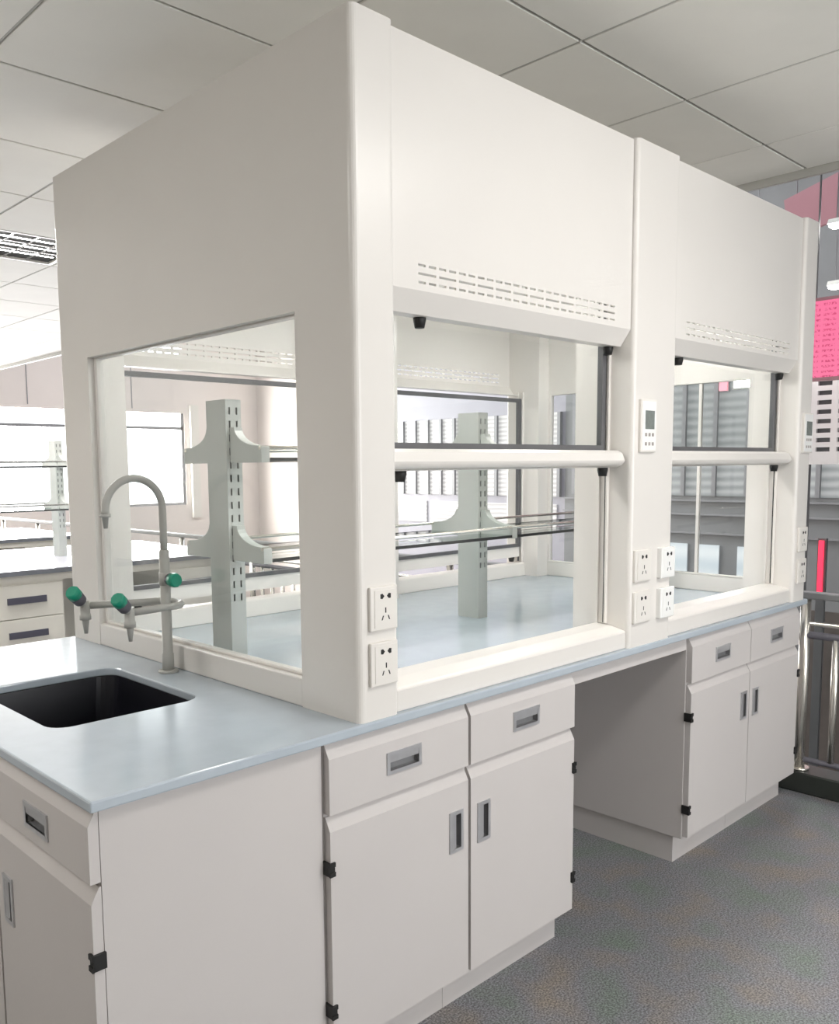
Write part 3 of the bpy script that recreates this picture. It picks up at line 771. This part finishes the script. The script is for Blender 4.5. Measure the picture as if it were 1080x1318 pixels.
def valve(p, knob_dir, nm='valve'):
    p = Vector(p); kd = Vector(knob_dir).normalized()
    body = MB()
    body.tube([p + Vector((0, 0, 0.014)), p + Vector((0, 0, -0.022)), p + Vector((0, 0, -0.024)), p + Vector((0, 0, -0.038))], [0.0135, 0.0135, 0.0155, 0.0155], 14)
    body.tube([p, p + kd * 0.026], 0.0105, 12)
    b_ = B(body, nm, 'faucet', fa)
    for mb, n_, m in ((MB().tube([p + Vector((0, 0, -0.038)), p + Vector((0, 0, -0.042)), p + Vector((0, 0, -0.076))], [0.0105, 0.0095, 0.005], 12), 'outlet_nozzle', 'faucet'),
                      (MB().tube([p + kd * 0.020, p + kd * 0.024, p + kd * 0.050], [0.0150, 0.0175, 0.0190], 16), 'knob_collar', 'collar'),
                      (MB().tube([p + kd * 0.050, p + kd * 0.066, p + kd * 0.072], [0.0200, 0.0200, 0.0165], 10), 'knob_cap', 'green')):
        o = mb.build(n_, m, b_); o.matrix_parent_inverse = Matrix.Identity(4)
valve(nv, (-0.62, -0.35, 0.62)); valve(fv, (-0.62, -0.35, 0.62))
ok = MB().tube([(fx, fy, 1.118), (fx, fy - 0.034, 1.118)], 0.0095, 12); ok.tube([(fx, fy, 1.100), (fx, fy, 1.136)], 0.0165, 14)
ok = B(ok, 'valve', 'faucet', fa)
for mb, n_, m in ((MB().tube([(fx, fy - 0.024, 1.118), (fx, fy - 0.040, 1.118)], 0.0165, 16), 'knob_collar', 'collar'),
                  (MB().tube([(fx, fy - 0.040, 1.118), (fx, fy - 0.058, 1.118), (fx, fy - 0.064, 1.118)], [0.0200, 0.0200, 0.0165], 10), 'knob_cap', 'green')):
    o = mb.build(n_, m, ok); o.matrix_parent_inverse = Matrix.Identity(4)

# ------------------------------------------------------------------ benches in the room behind
def bench(y0, x_left, x_right, label, rack_label):
    depth = 1.40
    t = thing('lab_bench', label, 'bench', ((x_left + x_right) / 2, y0 + depth / 2, 0), 'laboratory benches behind the hood')
    tp = B(MB().box(x_left, x_right, y0, y0 + depth, 0.822, 0.852), 'bench_top', 'benchtop', t)
    o = MB().box(x_left, x_right, y0 - 0.002, y0, 0.822, 0.848).build('edge_strip', 'benchedge', tp); o.matrix_parent_inverse = Matrix.Identity(4)
    o = MB().box(x_right, x_right + 0.002, y0, y0 + depth, 0.822, 0.848).build('edge_strip', 'benchedge', tp); o.matrix_parent_inverse = Matrix.Identity(4)
    B(MB().box(x_left + 0.02, x_right - 0.02, y0 + 0.025, y0 + 0.06, 0.778, 0.822), 'apron_rail', 'bench', t)
    dp = hp = None
    units = [-1.18, -0.75, -0.02 + 0.0, 0.45, 1.60]
    for ux in units:
        if ux + 0.44 > x_right: continue
        B(MB().box(ux, ux + 0.45, y0 + 0.03, y0 + 1.36, 0.08, 0.778), 'drawer_unit', 'bench', t)
        for r in range(3):
            za = 0.573 - r * 0.2
            if dp is None:
                dp = B(MB().box(ux + 0.012, ux + 0.438, y0 + 0.012, y0 + 0.029, za, za + 0.195), 'drawer_front', 'bench', t, 0.002, 1)
                hp = MB().box(ux + 0.112, ux + 0.338, y0 + 0.002, y0 + 0.0125, za + 0.085, za + 0.123).build('drawer_pull', 'pull', dp); hp.matrix_parent_inverse = Matrix.Identity(4)
                base = (ux, za)
            else:
                dup(dp, t, (ux - base[0], 0, za - base[1]))
    for x in (x_left + 0.03, x_right - 0.07):
        for yy_ in (y0 + 0.05, y0 + depth - 0.09):
            B(MB().box(x, x + 0.04, yy_, yy_ + 0.04, 0.0, 0.778), 'leg', 'bench', t)
    B(MB().box(x_left + 0.05, x_right - 0.05, y0 + 0.69, y0 + 0.71, 0.08, 0.778), 'back_panel', 'bench', t)
    rack(rack_label, [x for x in (-1.03, 0.06, 1.15) ], y0 + 0.69, 0.852, 'reagent racks', 'g_shelf')
    return t
bench(3.62, -1.3, 2.12, 'pale laboratory bench with drawers, nearest one behind the hood', 'white reagent rack on the bench nearest behind the hood')
bench(6.0, -1.3, 2.12, 'pale laboratory bench in the second row behind the hood', 'white reagent rack on the second bench behind the hood')
bench(8.5, -1.3, 2.12, 'pale laboratory bench in the farthest row behind the hood', 'white reagent rack on the farthest bench behind the hood')
